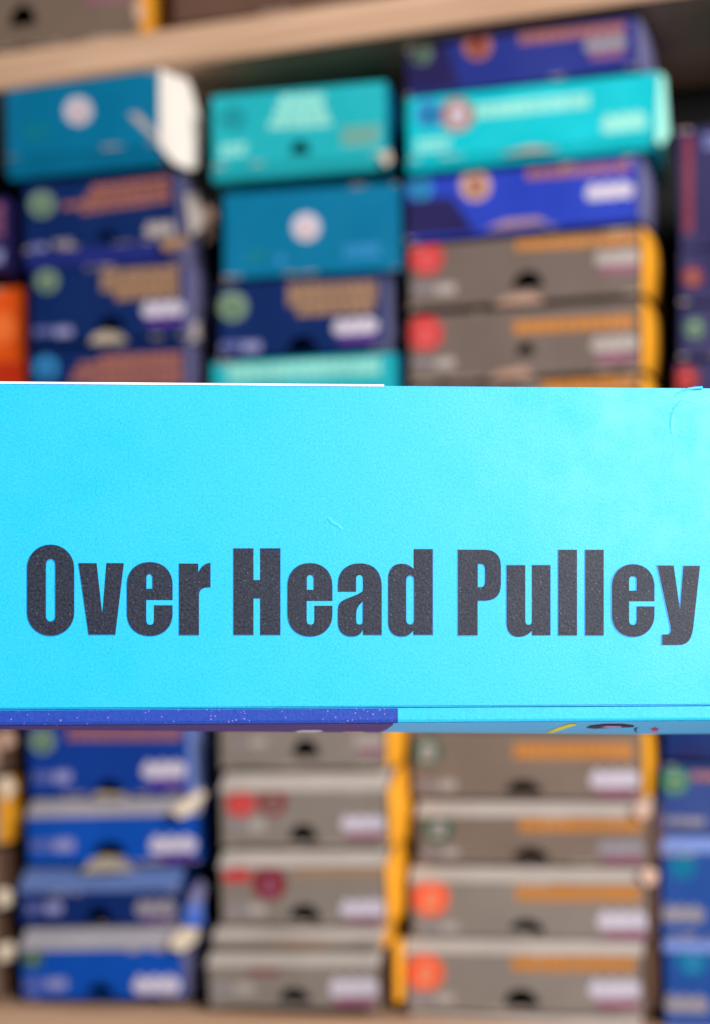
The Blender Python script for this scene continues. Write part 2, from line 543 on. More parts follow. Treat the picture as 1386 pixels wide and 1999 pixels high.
# ---- second stack
c = Carton('pale teal carton with a trapezoid of pale text, topmost of the second stack', 416, 752, 192, 153, 330, 299,
           TEALL, TEALD, depth=0.07, yaw=3, base=22, dy=-0.012, notch=(586, 300, 17, 20))  # darker side colour adds the shade in the gap to the next stack
c.badge(455, 232, 23, I_DTEAL, TEALL, .55)
for a, b, v in ((548, 632, 186), (540, 638, 203), (534, 640, 220), (525, 646, 237)):
    c.lines(a, v, b, v + 16, 1, I_LTEAL, .9, -0.05)
c.lines(430, 284, 482, 310, 2, I_LTEAL).lines(668, 250, 742, 290, 3, I_GREEN, .7)
c.flap([(738, 300, .001), (760, 292, .003), (766, 312, .003), (752, 324, .002)], CREAM)

c = Carton('deep teal carton with a white round emblem, second from the top of the second stack', 438, 776, 380, 354, 546, 524,
           TEALD, TEALD, depth=0.07, yaw=2, dy=0.0)
c.badge(598, 443, 27, I_WHITE, I_PEACH, .3).badge(548, 506, 9, I_BLUE).lines(672, 480, 742, 506, 2, I_BLUE).lines(482, 492, 524, 512, 2, I_DTEAL)

c = Carton('navy carton with a solid tan text block, second stack beneath the deep teal carton', 428, 750, 556, 532, 698, 682,
           NAVY, LAV, depth=0.09, notch=(590, 686, 26, 24), dy=-0.004)
c.badge(455, 598, 28, I_GREEN, I_DGREEN, .35).lines(562, 556, 736, 598, 3, I_TAN, .9, -0.05).lines(580, 598, 736, 618, 1, I_TAN, .9, -0.05)
c.logo(694, 636, 80, 34).mark(430, 662, 512, 690, I_DIM)

c = Carton('light teal carton with pale text touching the top edge of the cyan box, second stack', 414, 772, 708, 688, 842, 826,
           TEALL, TEALD, depth=0.09, dy=-0.008)
c.lines(446, 712, 742, 746, 2, I_LTEAL, .9).lines(500, 752, 560, 780, 2, I_DTEAL)

c = Carton('grey carton just below the purple corner print of the cyan box', 426, 752, 1404, 1400, 1498, 1496,
           GREY, ORANGE, yaw=-3.0, depth=0.13, bulge=0.010, notch=(597, 1476, 24, 26), dy=-0.02)
c.mark(450, 1436, 522, 1462, I_GREYW).logo(722, 1446, 58, 26, True, I_GREYW, I_PINK)

c = Carton('grey carton with red and maroon round emblems side by side at its top edge', 428, 756, 1546, 1544, 1652, 1648,
           GREY, ORANGE, yaw=-3.0, depth=0.13, bulge=0.010, lid=46, notch=(592, 1640, 25, 24), dy=-0.024)
c.badge(470, 1566, 29, I_RED, I_PINKR, .3).badge(532, 1564, 28, I_MAROON, GREY, .4).logo(708, 1606, 78, 32, True, None, I_PINK)
c.mark(446, 1594, 520, 1626, I_GREYW)

c = Carton('grey carton with a red square, a maroon emblem and a thin tan strip', 428, 752, 1694, 1692, 1804, 1800,
           GREY, ORANGE, yaw=-3.0, depth=0.13, bulge=0.010, lid=40, notch=(595, 1796, 28, 24), dy=-0.027)
c.shape('red_print', [quad(436, 1694, 488, 1722)], I_RED).badge(526, 1724, 34, I_MAROON, I_PINK, .35)
c.lines(576, 1696, 744, 1714, 1, I_TAN, .9).mark(444, 1758, 522, 1792, I_GREYW).logo(708, 1772, 80, 36, True, None, I_PINK)

c = Carton('grey carton lowest in the second stack, beside a brown and orange side', 404, 742, 1888, 1886, 1968, 1964,
           GREY, BROWN, yaw=-3.0, depth=0.13, lid=36, notch=(575, 1956, 28, 22), dy=-0.032)
c.lines(488, 1892, 544, 1906, 1, I_MAROON).mark(412, 1914, 500, 1944, I_GREYW).logo(690, 1926, 86, 40, True, None, I_PINK)
c.flap([(770, 1836, -.012), (788, 1832, -.02), (788, 1950, -.02), (772, 1960, -.01)], ORANGE, 'side_flap')

c = Carton('thin grey carton with a small tan print, second from the bottom of the second stack', 412, 746, 1836, 1834, 1852, 1850,
           GREY, ORANGE, yaw=-3.0, depth=0.13, dy=-0.030, lid=26)
c.lines(540, 1838, 642, 1851, 1, I_TAN)
# ---- third stack
K3 = dict(depth=0.17, yaw=-3.5, bulge=0.011)
c = Carton('indigo carton right under the upper wooden board, topmost of the third stack', 790, 1240, 92, 36, 182, 140,
           INDIGO, LAV, dy=0.004, **K3)
c.badge(822, 104, 22, I_GREEN, I_DGREEN, .35).badge(932, 88, 28, I_BROWN, I_MAROON, .5).lines(1014, 66, 1222, 88, 1, I_BROWN, .9).logo(1182, 84, 76, 30, True, I_DIM, I_PINK)
c.shape('dark_print', [[(794, 96), (870, 84), (900, 170), (794, 180)]], PURP, 1)

c = Carton('bright teal carton with a pale title strip, second from the top of the third stack', 795, 1284, 196, 136, 312, 268,
           TEALB, TEALL, dy=-0.012, base=18, depth=0.12, yaw=0.5)
c.badge(838, 222, 28, I_BLUE, TEALD, .5).badge(892, 224, 33, I_BROWN, I_WHITE, .62)
c.lines(928, 204, 1156, 232, 1, I_LTEAL, .95, -0.1).logo(1218, 238, 80, 40, False, I_LTEAL).lines(812, 274, 880, 302, 2, I_LTEAL)
c.flap([(976, 302, .002), (1000, 294, .004), (1040, 284, .005), (1072, 288, .004), (1094, 292, .002)], I_PEACH)
c.flap([(1286, 140, .0), (1298, 150, -.004), (1306, 262, -.004), (1292, 284, .002), (1280, 274, .003)], I_LTEAL, 'side_flap')

c = Carton('bright indigo blue carton with a copper strip, third stack beneath the bright teal carton', 790, 1244, 350, 308, 466, 434,
           mat('bright_indigo_card', (40, 64, 182), .42), LAV, dy=0.0, **K3)
c.badge(820, 368, 24, I_BLUE, TEALD, .4).badge(928, 362, 30, I_PEACH, I_BROWN, .6).lines(1028, 332, 1230, 352, 1, I_BROWN, .9).logo(1190, 372, 86, 36, False)
c.shape('dark_print', [[(794, 392), (880, 384), (930, 452), (794, 462)]], PURP, 1)
c.flap([(946, 448, .001), (985, 430, .004), (1050, 424, .004), (1072, 434, .001)], I_PEACH)

c = Carton('warm grey carton with a red emblem and black notch, fourth in the third stack', 796, 1250, 478, 446, 600, 576,
           GREYU, ORANGE, dy=-0.003, notch=(1030, 562, 26, 26), **K3)
c.badge(832, 502, 34, I_RED, I_PINKR, .35).lines(1008, 470, 1244, 490, 1, I_ORANGE, .95).logo(1206, 502, 82, 32, True, I_GREYW, I_PINK).mark(806, 548, 892, 578, I_GREYW)
c.flap([(962, 596, .002), (985, 580, .005), (1030, 570, .006), (1058, 578, .005), (1060, 590, .002)], I_PEACH)

c = Carton('warm grey carton with a red emblem and small faint notch, fifth in the third stack', 796, 1250, 614, 588, 746, 722,
           GREYU, ORANGE, dy=-0.008, notch=(1026, 692, 16, 18), **K3)
c.badge(830, 650, 35, I_RED, I_PINKR, .35).lines(1004, 628, 1238, 652, 1, I_ORANGE, .95).logo(1200, 670, 84, 36, True, I_GREYW, I_PINK).mark(806, 694, 890, 722, I_GREYW)
c.flap([(950, 742, .002), (975, 724, .005), (1020, 716, .006), (1048, 734, .002)], I_PEACH)

c = Carton('warm grey carton of which only an orange strip shows above the cyan box', 796, 1250, 758, 734, 890, 868,
           GREYU, ORANGE, dy=-0.004, **K3)
c.lines(1058, 738, 1244, 766, 1, I_ORANGE, .95, -0.03).badge(834, 800, 34, I_RED)

c = Carton('grey carton with a green emblem and orange strip, just below the cyan box', 802, 1252, 1426, 1426, 1556, 1558,
           GREYB, ORANGE, dy=-0.004, notch=(1022, 1548, 30, 20), **K3)
c.badge(834, 1466, 29, I_DGREEN, I_GREYW, .6).lines(1004, 1450, 1240, 1482, 1, I_ORANGE, .95).logo(1200, 1520, 88, 38, True, None, I_PINK).mark(820, 1518, 892, 1546, I_GREYW)

c = Carton('grey carton with a dark green emblem and dim word mark, second below the cyan box', 812, 1270, 1596, 1594, 1684, 1686,
           GREYB, BROWN, dy=-0.010, lid=34, notch=(1036, 1680, 30, 20), **K3)
c.badge(856, 1616, 30, I_DGREEN, I_GREYW, .5).lines(1014, 1598, 1254, 1624, 1, I_ORANGE, .95).logo(1212, 1654, 84, 32, True, I_DIM, I_PINK).mark(824, 1652, 898, 1676, I_GREYW)
c.flap([(1234, 1586, .004), (1246, 1566, .001), (1268, 1574, -.002), (1270, 1592, .002), (1252, 1600, .005)], I_PEACH)

c = Carton('grey carton with a vermilion emblem, third stack, second from the bottom', 800, 1264, 1724, 1722, 1828, 1832,
           GREY, BROWN, dy=-0.014, lid=36, notch=(1028, 1822, 30, 22), **K3)
c.badge(841, 1752, 36, I_ORED, I_SALMON, .4).lines(1008, 1728, 1250, 1760, 1, I_ORANGE, .95).logo(1216, 1796, 92, 40, True, None, I_PINK).mark(818, 1796, 896, 1822, I_GREYW)
c.flap([(1250, 1706, .004), (1264, 1692, .001), (1284, 1702, -.002), (1282, 1722, .002), (1262, 1730, .005)], I_PEACH)

c = Carton('grey carton with a vermilion emblem, lowest of the third stack', 790, 1256, 1864, 1862, 1972, 1978,
           GREY, BROWN, dy=-0.020, lid=34, notch=(1018, 1964, 30, 26), **K3)
c.badge(830, 1897, 37, I_ORED, I_SALMON, .4).lines(1000, 1866, 1242, 1896, 1, I_ORANGE, .95).logo(1200, 1930, 92, 40, True, None, I_PINK).mark(806, 1934, 890, 1962, I_GREYW)
c = Carton('flat grey carton lying on the lower board under the third stack', 796, 1250, 2006, 2012, 2034, 2042,
           GREY, BROWN, dy=-0.024, lid=26, depth=0.18, yaw=-4.2)

# ---- stack cut by the left edge of the photo
c = Carton('dark violet carton with mauve marks at the left edge, above the orange red carton', -190, 8, 396, 384, 540, 528, PURP, PURP, depth=0.1, dy=0.0)
c.lines(-40, 400, 6, 470, 3, I_PINK).mark(-40, 480, 6, 520, I_DIM)
c = Carton('orange red carton at the left edge of the photo, above the cyan box', -180, 48, 574, 560, 780, 768, ORED, I_MAROON, depth=0.06, dy=0.02)
c.badge(2, 640, 30, mat('soft_orange_ink', (236, 112, 48), .5)).shape('dark_print', [quad(-180, 706, 44, 766)], mat('brick_red_ink', (188, 44, 14), .5))
L0 = dict(depth=0.06)
c = Carton('brown sided carton cut by the left edge, just below the cyan box', -200, -4, 1430, 1428, 1508, 1508, GREY, BROWN, dy=0.0, **L0)
c.badge(-12, 1462, 20, I_PEACH)
c.flap([(0, 1424, -.002), (24, 1428, -.02), (30, 1452, -.02), (4, 1462, -.002)], I_PEACH, 'side_flap')
c = Carton('orange sided carton with a cream corner, cut by the left edge', -200, -4, 1522, 1520, 1648, 1646, GREY, ORANGE, dy=-0.005, **L0)
c.flap([(-2, 1520, -.001), (18, 1516, -.015), (32, 1536, -.02), (10, 1566, -.006)], CREAM, 'side_flap')
c = Carton('brown sided carton with a beige corner, cut by the left edge, second from the board', -200, -6, 1664, 1662, 1778, 1776, GREYB, BROWN, dy=-0.005, **L0)
c.flap([(-4, 1736, .0), (14, 1734, -.008), (28, 1748, -.012), (22, 1766, -.01), (0, 1772, .0)], CREAM, 'side_flap')
c = Carton('brown sided carton with a beige corner, cut by the left edge, lowest on the board', -200, -6, 1792, 1790, 1950, 1948, GREYB, BROWN, dy=-0.010, **L0)
c.flap([(-4, 1846, .0), (20, 1838, -.008), (38, 1852, -.012), (30, 1870, -.01), (0, 1878, .0)], CREAM, 'side_flap')

# ---- stack cut by the right edge of the photo
c = Carton('dark violet carton with an upright copper strip, cut by the right edge of the photo', 1324, 1560, 256, 222, 484, 466, PURP, LAV, depth=0.1, dy=0.004)
c.shape('text_lines', [[(1336, v), (1352, v - 2), (1352, v + 22), (1336, v + 24)] for v in range(268, 452, 27)], I_MAROON)
c.mark(1374, 250, 1420, 300, I_DIM)
c = Carton('dark violet carton with a copper emblem, cut by the right edge of the photo', 1326, 1560, 490, 474, 592, 578, PURP, LAV, depth=0.1, dy=0.0)
c.badge(1352, 540, 20, I_MAROON, I_BROWN, .5)
c = Carton('dark violet carton with a green emblem, cut by the right edge of the photo', 1326, 1560, 598, 586, 698, 688, PURP, LAV, depth=0.1, dy=-0.003)
c.badge(1356, 640, 21, I_DGREEN, I_GREEN, .6)
c = Carton('dark violet carton with a red emblem touching the cyan box, cut by the right edge', 1318, 1560, 706, 698, 850, 842, PURP, LAV, depth=0.1, dy=-0.006)
c.badge(1338, 740, 28, I_MAROON, I_RED, .6)
c = Carton('navy carton cut by the right edge, just below the cyan box', 1296, 1560, 1396, 1400, 1482, 1488, DEEPN, LAV, depth=0.1, dy=0.004)
c.lines(1320, 1462, 1386, 1482, 1, PURP)
c = Carton('blue carton with a bright green emblem, cut by the right edge of the photo', 1290, 1560, 1492, 1500, 1622, 1630, mat('slate_blue_card', (46, 68, 132), .45), LAV, depth=0.1, dy=-0.002)
c.badge(1318, 1524, 26, mat('green_ink', (60, 130, 90), .5), I_GREEN, .6).lines(1350, 1506, 1440, 1528, 1, I_BROWN)
c.lines(1300, 1594, 1376, 1616, 1, I_DIM)
c = Carton('royal blue carton with a lavender lid, cut by the right edge, second from the bottom', 1292, 1560, 1662, 1670, 1828, 1838, mat('slate_royal_card', (30, 74, 150), .45), LAV, depth=0.1, dy=-0.008, lid=32, lidmat=LBLUE)
c.badge(1334, 1690, 26, TEALD).logo(1334, 1784, 76, 36, False, I_DIM)
c = Carton('royal blue carton with a teal mark, lowest of those cut by the right edge', 1298, 1560, 1856, 1866, 2010, 2020, MATS['slate_royal_card'], LAV, depth=0.1, dy=-0.014, lid=22, lidmat=LBLUE)
c.badge(1352, 1874, 30, TEALD, I_BLUE, .4).logo(1340, 1960, 80, 38, False, I_DIM)

# ---- on the upper board
c = Carton('brown grey carton with a black notch standing on the upper board', -160, 272, -58, -108, 116, 66,
           mat('dim_brown_card', (116, 98, 84), .6), ORANGE, depth=0.12, dy=0.004, notch=(44, 50, 24, 32))
c.lines(164, -6, 246, 14, 1, I_PINK)
c.flap([(258, 8, .001), (268, -10, .002), (282, 20, .001), (276, 46, .002), (264, 42, .002)], I_PEACH)
c = Carton('brown carton standing on the upper board to the right of the notched carton', 338, 800, -120, -172, 50, -8,
           BROWN, BROWN, depth=0.12, dy=0.012)

# ---- cartons that carry on behind the cyan box, so that the stacks stand on each other
def filler(uL, uR, v0, v1, n, front, side, depth, yaw=0):
    hh = (v1 - v0) / n
    for k in range(n):
        Carton('plain unprinted carton standing in a stack behind the cyan box', uL, uR, v0 + k * hh + 1, v0 + k * hh - 5, v0 + (k + 1) * hh - 3, v0 + (k + 1) * hh - 9,
               front, side, depth=depth, yaw=yaw, dy=0.004 * (k % 2), scuff_glints=False)
filler(58, 364, 830, 1418, 4, NAVY, LAV, .085)
filler(420, 754, 846, 1406, 4, GREY, ORANGE, .10)
filler(800, 1250, 892, 1428, 4, GREYB, ORANGE, .18, -4.2)
filler(-190, 10, 782, 1430, 4, PURP, BROWN, .06)
filler(1316, 1560, 852, 1400, 4, PURP, LAV, .1)

# ------------------------------------------------------------------ the cyan box held in front
BA, BT = math.radians(3.6), math.radians(-6.0)
n0 = -(math.cos(BA) * FWD - math.sin(BA) * XC)
BX = math.cos(BA) * XC + math.sin(BA) * FWD
BY = math.cos(BT) * YC + math.sin(BT) * n0
BZ = math.cos(BT) * n0 - math.sin(BT) * YC
SPIN = Matrix.Rotation(0.004, 3, BZ)
BX, BY = SPIN @ BX, SPIN @ BY
BO = CAM + ray(693, 1065) * 0.42
BM = Matrix((BX, BY, BZ)).transposed().to_4x4()
BM.translation = BO
BI = BM.inverted()
def floc(u, v, z=0.0):
    o = BI @ CAM; d = BI.to_3x3() @ ray(u, v)
    p = o + d * ((z - o.z) / d.z)
    return p.x, p.y
def uloc(u, v, y):
    o = BI @ CAM; d = BI.to_3x3() @ ray(u, v)
    p = o + d * ((y - o.y) / d.y)
    return p.x, p.z

yt = floc(693, 754)[1]; yb = floc(693, 1380)[1]
ys = floc(693, 1404)[1]
xl = floc(-150, 1065)[0]; xr = floc(1600, 1065)[0]
DEP = 0.060

def paper(name, rgb, rough, speck=None, spk=0.5, var=0.06, bump=0.25, spec=0.5, rvar=0.05):
    """Printed card: fine mottling, paper-fibre relief and tiny worn specks."""
    M = bpy.data.materials.new(name)
    M.use_nodes = True
    nt = M.node_tree
    N, L = nt.nodes, nt.links
    b = N['Principled BSDF']
    tc = N.new('ShaderNodeTexCoord')
    def nz(scale, detail=4, rg=0.6):
        n = N.new('ShaderNodeTexNoise')
        n.inputs['Scale'].default_value = scale
        n.inputs['Detail'].default_value = detail
        n.inputs['Roughness'].default_value = rg
        L.new(tc.outputs['Object'], n.inputs['Vector'])
        return n
    c = rgb
    fine = nz(1500, 5, 0.7)
    mx = N.new('ShaderNodeMix'); mx.data_type = 'RGBA'
    mx.inputs['A'].default_value = tuple(x * (1 - var * 2) for x in c) + (1,)
    mx.inputs['B'].default_value = tuple(min(1, x * (1 + var * 2) + 0.03 * var) for x in c) + (1,)
    mr = N.new('ShaderNodeMapRange')
    mr.inputs['From Min'].default_value, mr.inputs['From Max'].default_value = 0.3, 0.7
    L.new(fine.outputs['Fac'], mr.inputs['Value'])
    L.new(mr.outputs['Result'], mx.inputs['Factor'])
    out = mx.outputs['Result']
    if speck:
        vo = N.new('ShaderNodeTexVoronoi')
        vo.inputs['Scale'].default_value = 900
        L.new(tc.outputs['Object'], vo.inputs['Vector'])
        cl = nz(130, 3)
        sub = N.new('ShaderNodeMath'); sub.operation = 'MULTIPLY'
        L.new(cl.outputs['Fac'], sub.inputs[0]); sub.inputs[1].default_value = spk
        lt = N.new('ShaderNodeMath'); lt.operation = 'LESS_THAN'
        L.new(vo.outputs['Distance'], lt.inputs[0]); L.new(sub.outputs[0], lt.inputs[1])
        sp = N.new('ShaderNodeSeparateColor')
        L.new(vo.outputs['Color'], sp.inputs['Color'])
        g2 = N.new('ShaderNodeMath'); g2.operation = 'GREATER_THAN'; g2.inputs[1].default_value = 0.62
        L.new(sp.outputs['Red'], g2.inputs[0])
        mu = N.new('ShaderNodeMath'); mu.operation = 'MULTIPLY'
        L.new(lt.outputs[0], mu.inputs[0]); L.new(g2.outputs[0], mu.inputs[1])
        m2 = N.new('ShaderNodeMix'); m2.data_type = 'RGBA'
        m2.inputs['B'].default_value = tuple(speck) + (1,)
        L.new(mu.outputs[0], m2.inputs['Factor']); L.new(out, m2.inputs['A'])
        out = m2.outputs['Result']
    L.new(out, b.inputs['Base Color'])
    sheen = nz(38, 6, 0.7)
    rr = N.new('ShaderNodeMapRange')
    rr.inputs['From Min'].default_value, rr.inputs['From Max'].default_value = 0.3, 0.7
    rr.inputs['To Min'].default_value, rr.inputs['To Max'].default_value = rough - rvar, rough + rvar
    L.new(sheen.outputs['Fac'], rr.inputs['Value'])
    L.new(rr.outputs['Result'], b.inputs['Roughness'])
    b.inputs['Specular IOR Level'].default_value = spec
    big = nz(60, 3)
    f2 = nz(1500, 4, 0.65)
    add = N.new('ShaderNodeMath'); add.operation = 'MULTIPLY_ADD'
    L.new(big.outputs['Fac'], add.inputs[0]); add.inputs[1].default_value = 1.5
    L.new(f2.outputs['Fac'], add.inputs[2])
    bp = N.new('ShaderNodeBump')
    bp.inputs['Strength'].default_value = bump
    bp.inputs['Distance'].default_value = 0.0003
    L.new(add.outputs[0], bp.inputs['Height'])
    L.new(bp.outputs['Normal'], b.inputs['Normal'])
    return M

CYAN = paper('cyan_card', (0.007, 0.39, 0.72), 0.46, (0.003, 0.32, 0.66), 0.34, 0.09, bump=0.16, rvar=0.11, spec=0.36)
INK = paper('black_ink', (0.006, 0.010, 0.025), 0.50, (0.06, 0.065, 0.09), 0.36, 0.48, 0.25, 0.22)
HALO = mat('blue_trap_ink', (0, 120, 186), 0.5)
BAND = paper('blue_band_print', (0.007, 0.04, 0.30), 0.55, (0.20, 0.13, 0.42), 0.38, 0.12, 0.3, 0.25)
VIOLET = paper('violet_print', (0.085, 0.035, 0.22), 0.5, None, 0.5, 0.1, 0.3)
SKYB = paper('sky_blue_print', (0.12, 0.50, 0.92), 0.5)
YELL = mat('yellow_print', (240, 225, 70), .5)
DARKP = mat('dark_print', (50, 44, 66), .5)
MAUVE = mat('mauve_print', (190, 150, 200), .5)
REDP = mat('red_print', (220, 60, 90), .5)

fg = empty('cyan_box', BM, 'bright cyan box lettered Over Head Pulley, held close in front of the shelf', 'box')

# carton body behind the front flap: profile in (z, y), swept along x
prof = [(-0.0010, yt - 0.0012), (-0.0010, yb - 0.0001), (-0.0003, yb - 0.0003)]
r = 0.0009
for k in range(7):
    a = math.radians(90 * k / 6)
    prof.append((-0.0003 - r + r * math.cos(a), ys - r * math.sin(a)))
prof += [(-DEP, ys - r), (-DEP, yt - 0.0012)]
def sweep(pf, x0, x1, bm=None):
    bm = bm or bmesh.new()
    a = [bm.verts.new((x0, y, z)) for z, y in pf]; b = [bm.verts.new((x1, y, z)) for z, y in pf]
    n = len(pf)
    for i in range(n):
        bm.faces.new((a[i], a[(i + 1) % n], b[(i + 1) % n], b[i]))
    bm.faces.new(a); bm.faces.new(b[::-1])
    return bm
X_A, X_B = floc(0, 1400)[0], floc(1386, 1400)[0]
def warp(bm):
    """The bottom panel bows: its rear edge sits a little higher toward the left end."""
    x = xl + 0.004
    while x < xr:
        bmesh.ops.bisect_plane(bm, geom=bm.verts[:] + bm.edges[:] + bm.faces[:], plane_co=(x, 0, 0), plane_no=(1, 0, 0))
        x += 0.004
    for v in bm.verts:
        if v.co.z < -0.00125 and v.co.y < ys - 0.0004:
            v.co.y += 0.0027 * max(0.0, (X_B - v.co.x) / (X_B - X_A)) * (-v.co.z / DEP)
    return bm
link('carton_body', warp(sweep(prof, xl, xr)), CYAN, fg)

# front flap
bm = bmesh.new()
box(bm, xl, xr, yb, yt, -0.0008, 0.0)
bmesh.ops.bevel(bm, geom=[e for e in bm.edges if abs(e.verts[0].co.x - e.verts[1].co.x) > 0.01], offset=0.00035, segments=3, affect='EDGES')
link('front_flap', bm, CYAN, fg)

# raw white cut edge along the left part of the top
xc = floc(750, 754)[0]
bm = bmesh.new()
box(bm, xl, xc, yt + 0.0001, yt + 0.0007, -0.0012, -0.0001)
bmesh.ops.bevel(bm, geom=bm.edges[:], offset=0.0001, segments=1, affect='EDGES')
link('cut_edge', bm, mat('raw_white_edge', (250, 248, 245), .7, .04), fg)
# folded edge along the right part
bm = bmesh.new()
box(bm, xc + 0.0002, xr, yt + 0.00005, yt + 0.0004, -0.0030, -0.0006)
link('folded_edge', bm, CYAN, fg)

# blue band: thin print layer over the lower strip and fold, left part
xb = floc(777, 1395)[0]
def layer(off):
    outer = [(-0.0003 + off, yb - 0.00035)]
    for k in range(7):
        a = math.radians(90 * k / 6)
        outer.append((-0.0003 - r + (r + off) * math.cos(a), ys - (r + off) * math.sin(a)))
    return outer
lo, hi = layer(0.00003), layer(0.00009)
link('blue_band', sweep(hi + lo[::-1], xl, xb), BAND, fg)

# underside prints
yu = ys - r
def under(name, pts, material, lev):
    y = yu - 0.00010 - 0.00010 * lev
    P = []
    for u, v in pts:
        yy = y
        for _ in range(6):
            x, z = uloc(u, v, yy)
            yy = y + 0.0027 * max(0.0, (X_B - x) / (X_B - X_A)) * (max(0, min(DEP, -z)) / DEP)
        P.append((x, z))
    P = [(x, max(-DEP + 0.0002, min(-0.0013, z))) for x, z in P]
    bm = plate([P], lambda x, z: (x, y, z), 0.00006, (0, -1, 0))
    return link(name, warp(bm), material, fg)
bm = bmesh.new(); box(bm, xl, xr, yu - 0.00008, yu - 0.00002, -DEP + 0.0001, -0.0012)
link('underside_print', warp(bm), SKYB, fg)
under('violet_panel', [(-140, 1405), (772, 1405), (771, 1410), (765, 1416), (757, 1422), (747, 1427), (738, 1431), (725, 1440), (-140, 1440)], VIOLET, 1)
under('white_mark', [(576, 1427), (590, 1424.5), (625, 1424.5), (632, 1427), (612, 1429), (582, 1429)], I_WHITE, 2)
under('white_mark', [(668, 1427.5), (712, 1427.5), (708, 1431), (676, 1431)], I_PEACH, 2)
under('yellow_stripe', [(1066, 1430), (1078, 1430), (1104, 1421), (1126, 1414), (1122, 1412), (1112, 1412.5), (1088, 1420)], YELL, 1)
under('dark_print', [(1144, 1420), (1152, 1416), (1180, 1413), (1215, 1413), (1238, 1416), (1236, 1419), (1200, 1420), (1160, 1422)], DARKP, 1)
under('mauve_print', [(1172, 1419), (1184, 1416.5), (1212, 1416.5), (1214, 1419), (1190, 1420)], MAUVE, 2)
under('thin_line', [(1238, 1422), (1246, 1420), (1240, 1424), (1244, 1429), (1238, 1427)], DARKP, 2)
star = []
for k in range(10):
    a = math.pi / 2 + k * math.pi / 5
    rr = 9 if k % 2 == 0 else 4.5
    star.append((1278 + rr * math.cos(a), 1424.5 - rr * 0.55 * math.sin(a)))
under('red_star', star, REDP, 2)

# ---- lettering, drawn as outlines in photo pixels
def path(d):
    """M/L points, Q quadratic, C cubic; returns list of points."""
    out, i = [], 0
    cur = None
    for seg in d:
        k, pts = seg[0], seg[1:]
        if k in 'ML':
            cur = pts; out.append(cur)
        elif k == 'Q':
            p0, p1, p2 = cur, pts[0:2], pts[2:4]
            for j in range(1, 9):
                t = j / 8
                out.append(tuple((1 - t) ** 2 * a + 2 * t * (1 - t) * b + t * t * c_ for a, b, c_ in zip(p0, p1, p2)))
            cur = p2
        elif k == 'C':
            p0, p1, p2, p3 = cur, pts[0:2], pts[2:4], pts[4:6]
            for j in range(1, 13):
                t = j / 12
                out.append(tuple((1 - t) ** 3 * a + 3 * t * (1 - t) ** 2 * b + 3 * t * t * (1 - t) * c_ + t ** 3 * e for a, b, c_, e in zip(p0, p1, p2, p3)))
            cur = p3
    return out
KK = 0.58
def roundrect(x0, y0, x1, y1, rx, ry, k=KK):
    return path([('M', x0, y0 + ry), ('C', x0, y0 + ry * (1 - k), x0 + rx * (1 - k), y0, x0 + rx, y0),
                 ('L', x1 - rx, y0), ('C', x1 - rx * (1 - k), y0, x1, y0 + ry * (1 - k), x1, y0 + ry),
                 ('L', x1, y1 - ry), ('C', x1, y1 - ry * (1 - k), x1 - rx * (1 - k), y1, x1 - rx, y1),
                 ('L', x0 + rx, y1), ('C', x0 + rx * (1 - k), y1, x0, y1 - ry * (1 - k), x0, y1 - ry)])
def glyph_e(x0, x1, y0, y1, ci0, ci1, ct, cb, bar, term, cbot):
    mx = (x0 + x1) / 2
    ry = 44
    k = 0.60
    hx = (x1 - x0) / 2
    cr = (ci1 - ci0) / 2 + 1
    outer = path([('M', x1, bar), ('L', ci0, bar), ('L', ci0, cbot - 10), ('C', ci0, cbot - 2, ci0 + 3, cbot, ci0 + 7.5, cbot),
                  ('C', ci0 + 12, cbot, ci0 + 15, cbot - 2, ci0 + 15, cbot - 10), ('L', ci0 + 15, term), ('L', x1, term), ('L', x1, y1 - ry),
                  ('C', x1, y1 - ry * (1 - k), mx + hx * (k), y1, mx, y1), ('C', mx - hx * k, y1, x0, y1 - ry * (1 - k), x0, y1 - ry),
                  ('L', x0, y0 + ry), ('C', x0, y0 + ry * (1 - k), mx - hx * k, y0, mx, y0), ('C', mx + hx * k, y0, x1, y0 + ry * (1 - k), x1, y0 + ry)])
    hole = path([('M', ci0, cb), ('L', ci0, ct + 8), ('C', ci0, ct + 2, ci0 + 3, ct, (ci0 + ci1) / 2, ct), ('C', ci1 - 3, ct, ci1, ct + 2, ci1, ct + 8), ('L', ci1, cb)])
    return [outer, hole]
def z1(d): return [(s[0],) + tuple((v / 2.8875 + (0 if i % 2 == 0 else 1020)) for i, v in enumerate(s[1:])) for s in d]
def z2(d): return [(s[0],) + tuple((v / 3.08 + (430 if i % 2 == 0 else 1040)) for i, v in enumerate(s[1:])) for s in d]
def z3(d): return [(s[0],) + tuple((v / 2.6654 + (866 if i % 2 == 0 else 1040)) for i, v in enumerate(s[1:])) for s in d]
P_ = lambda f, pts: path(f([('M',) + pts[0]] + [('L',) + p for p in pts[1:]]))
GL = []
GL.append([roundrect(53, 1063, 144.8, 1240.6, 45.9, 46, .56), roundrect(89.5, 1090.5, 108.3, 1213.3, 9.4, 11)])
GL.append([P_(z1, [(443, 228), (545, 228), (577, 515), (600, 228), (698, 228), (650, 630), (500, 630)])])
GL.append(glyph_e(248, 336.8, 1097, 1241, 285.7, 297.8, 1120.4, 1149, 1170.8, 1181, 1219))
GL.append([path(z1([('M', 1010, 230), ('L', 1118, 230), ('L', 1118, 282), ('C', 1128, 255, 1150, 228, 1187, 226), ('L', 1187, 363), ('C', 1148, 363, 1122, 372, 1122, 410), ('L', 1122, 632), ('L', 1010, 632)]))])
GL.append([P_(z2, [(80, 93), (200, 93), (200, 283), (240, 283), (240, 93), (361, 93), (361, 612), (240, 612), (240, 393), (200, 393), (200, 612), (80, 612)])])
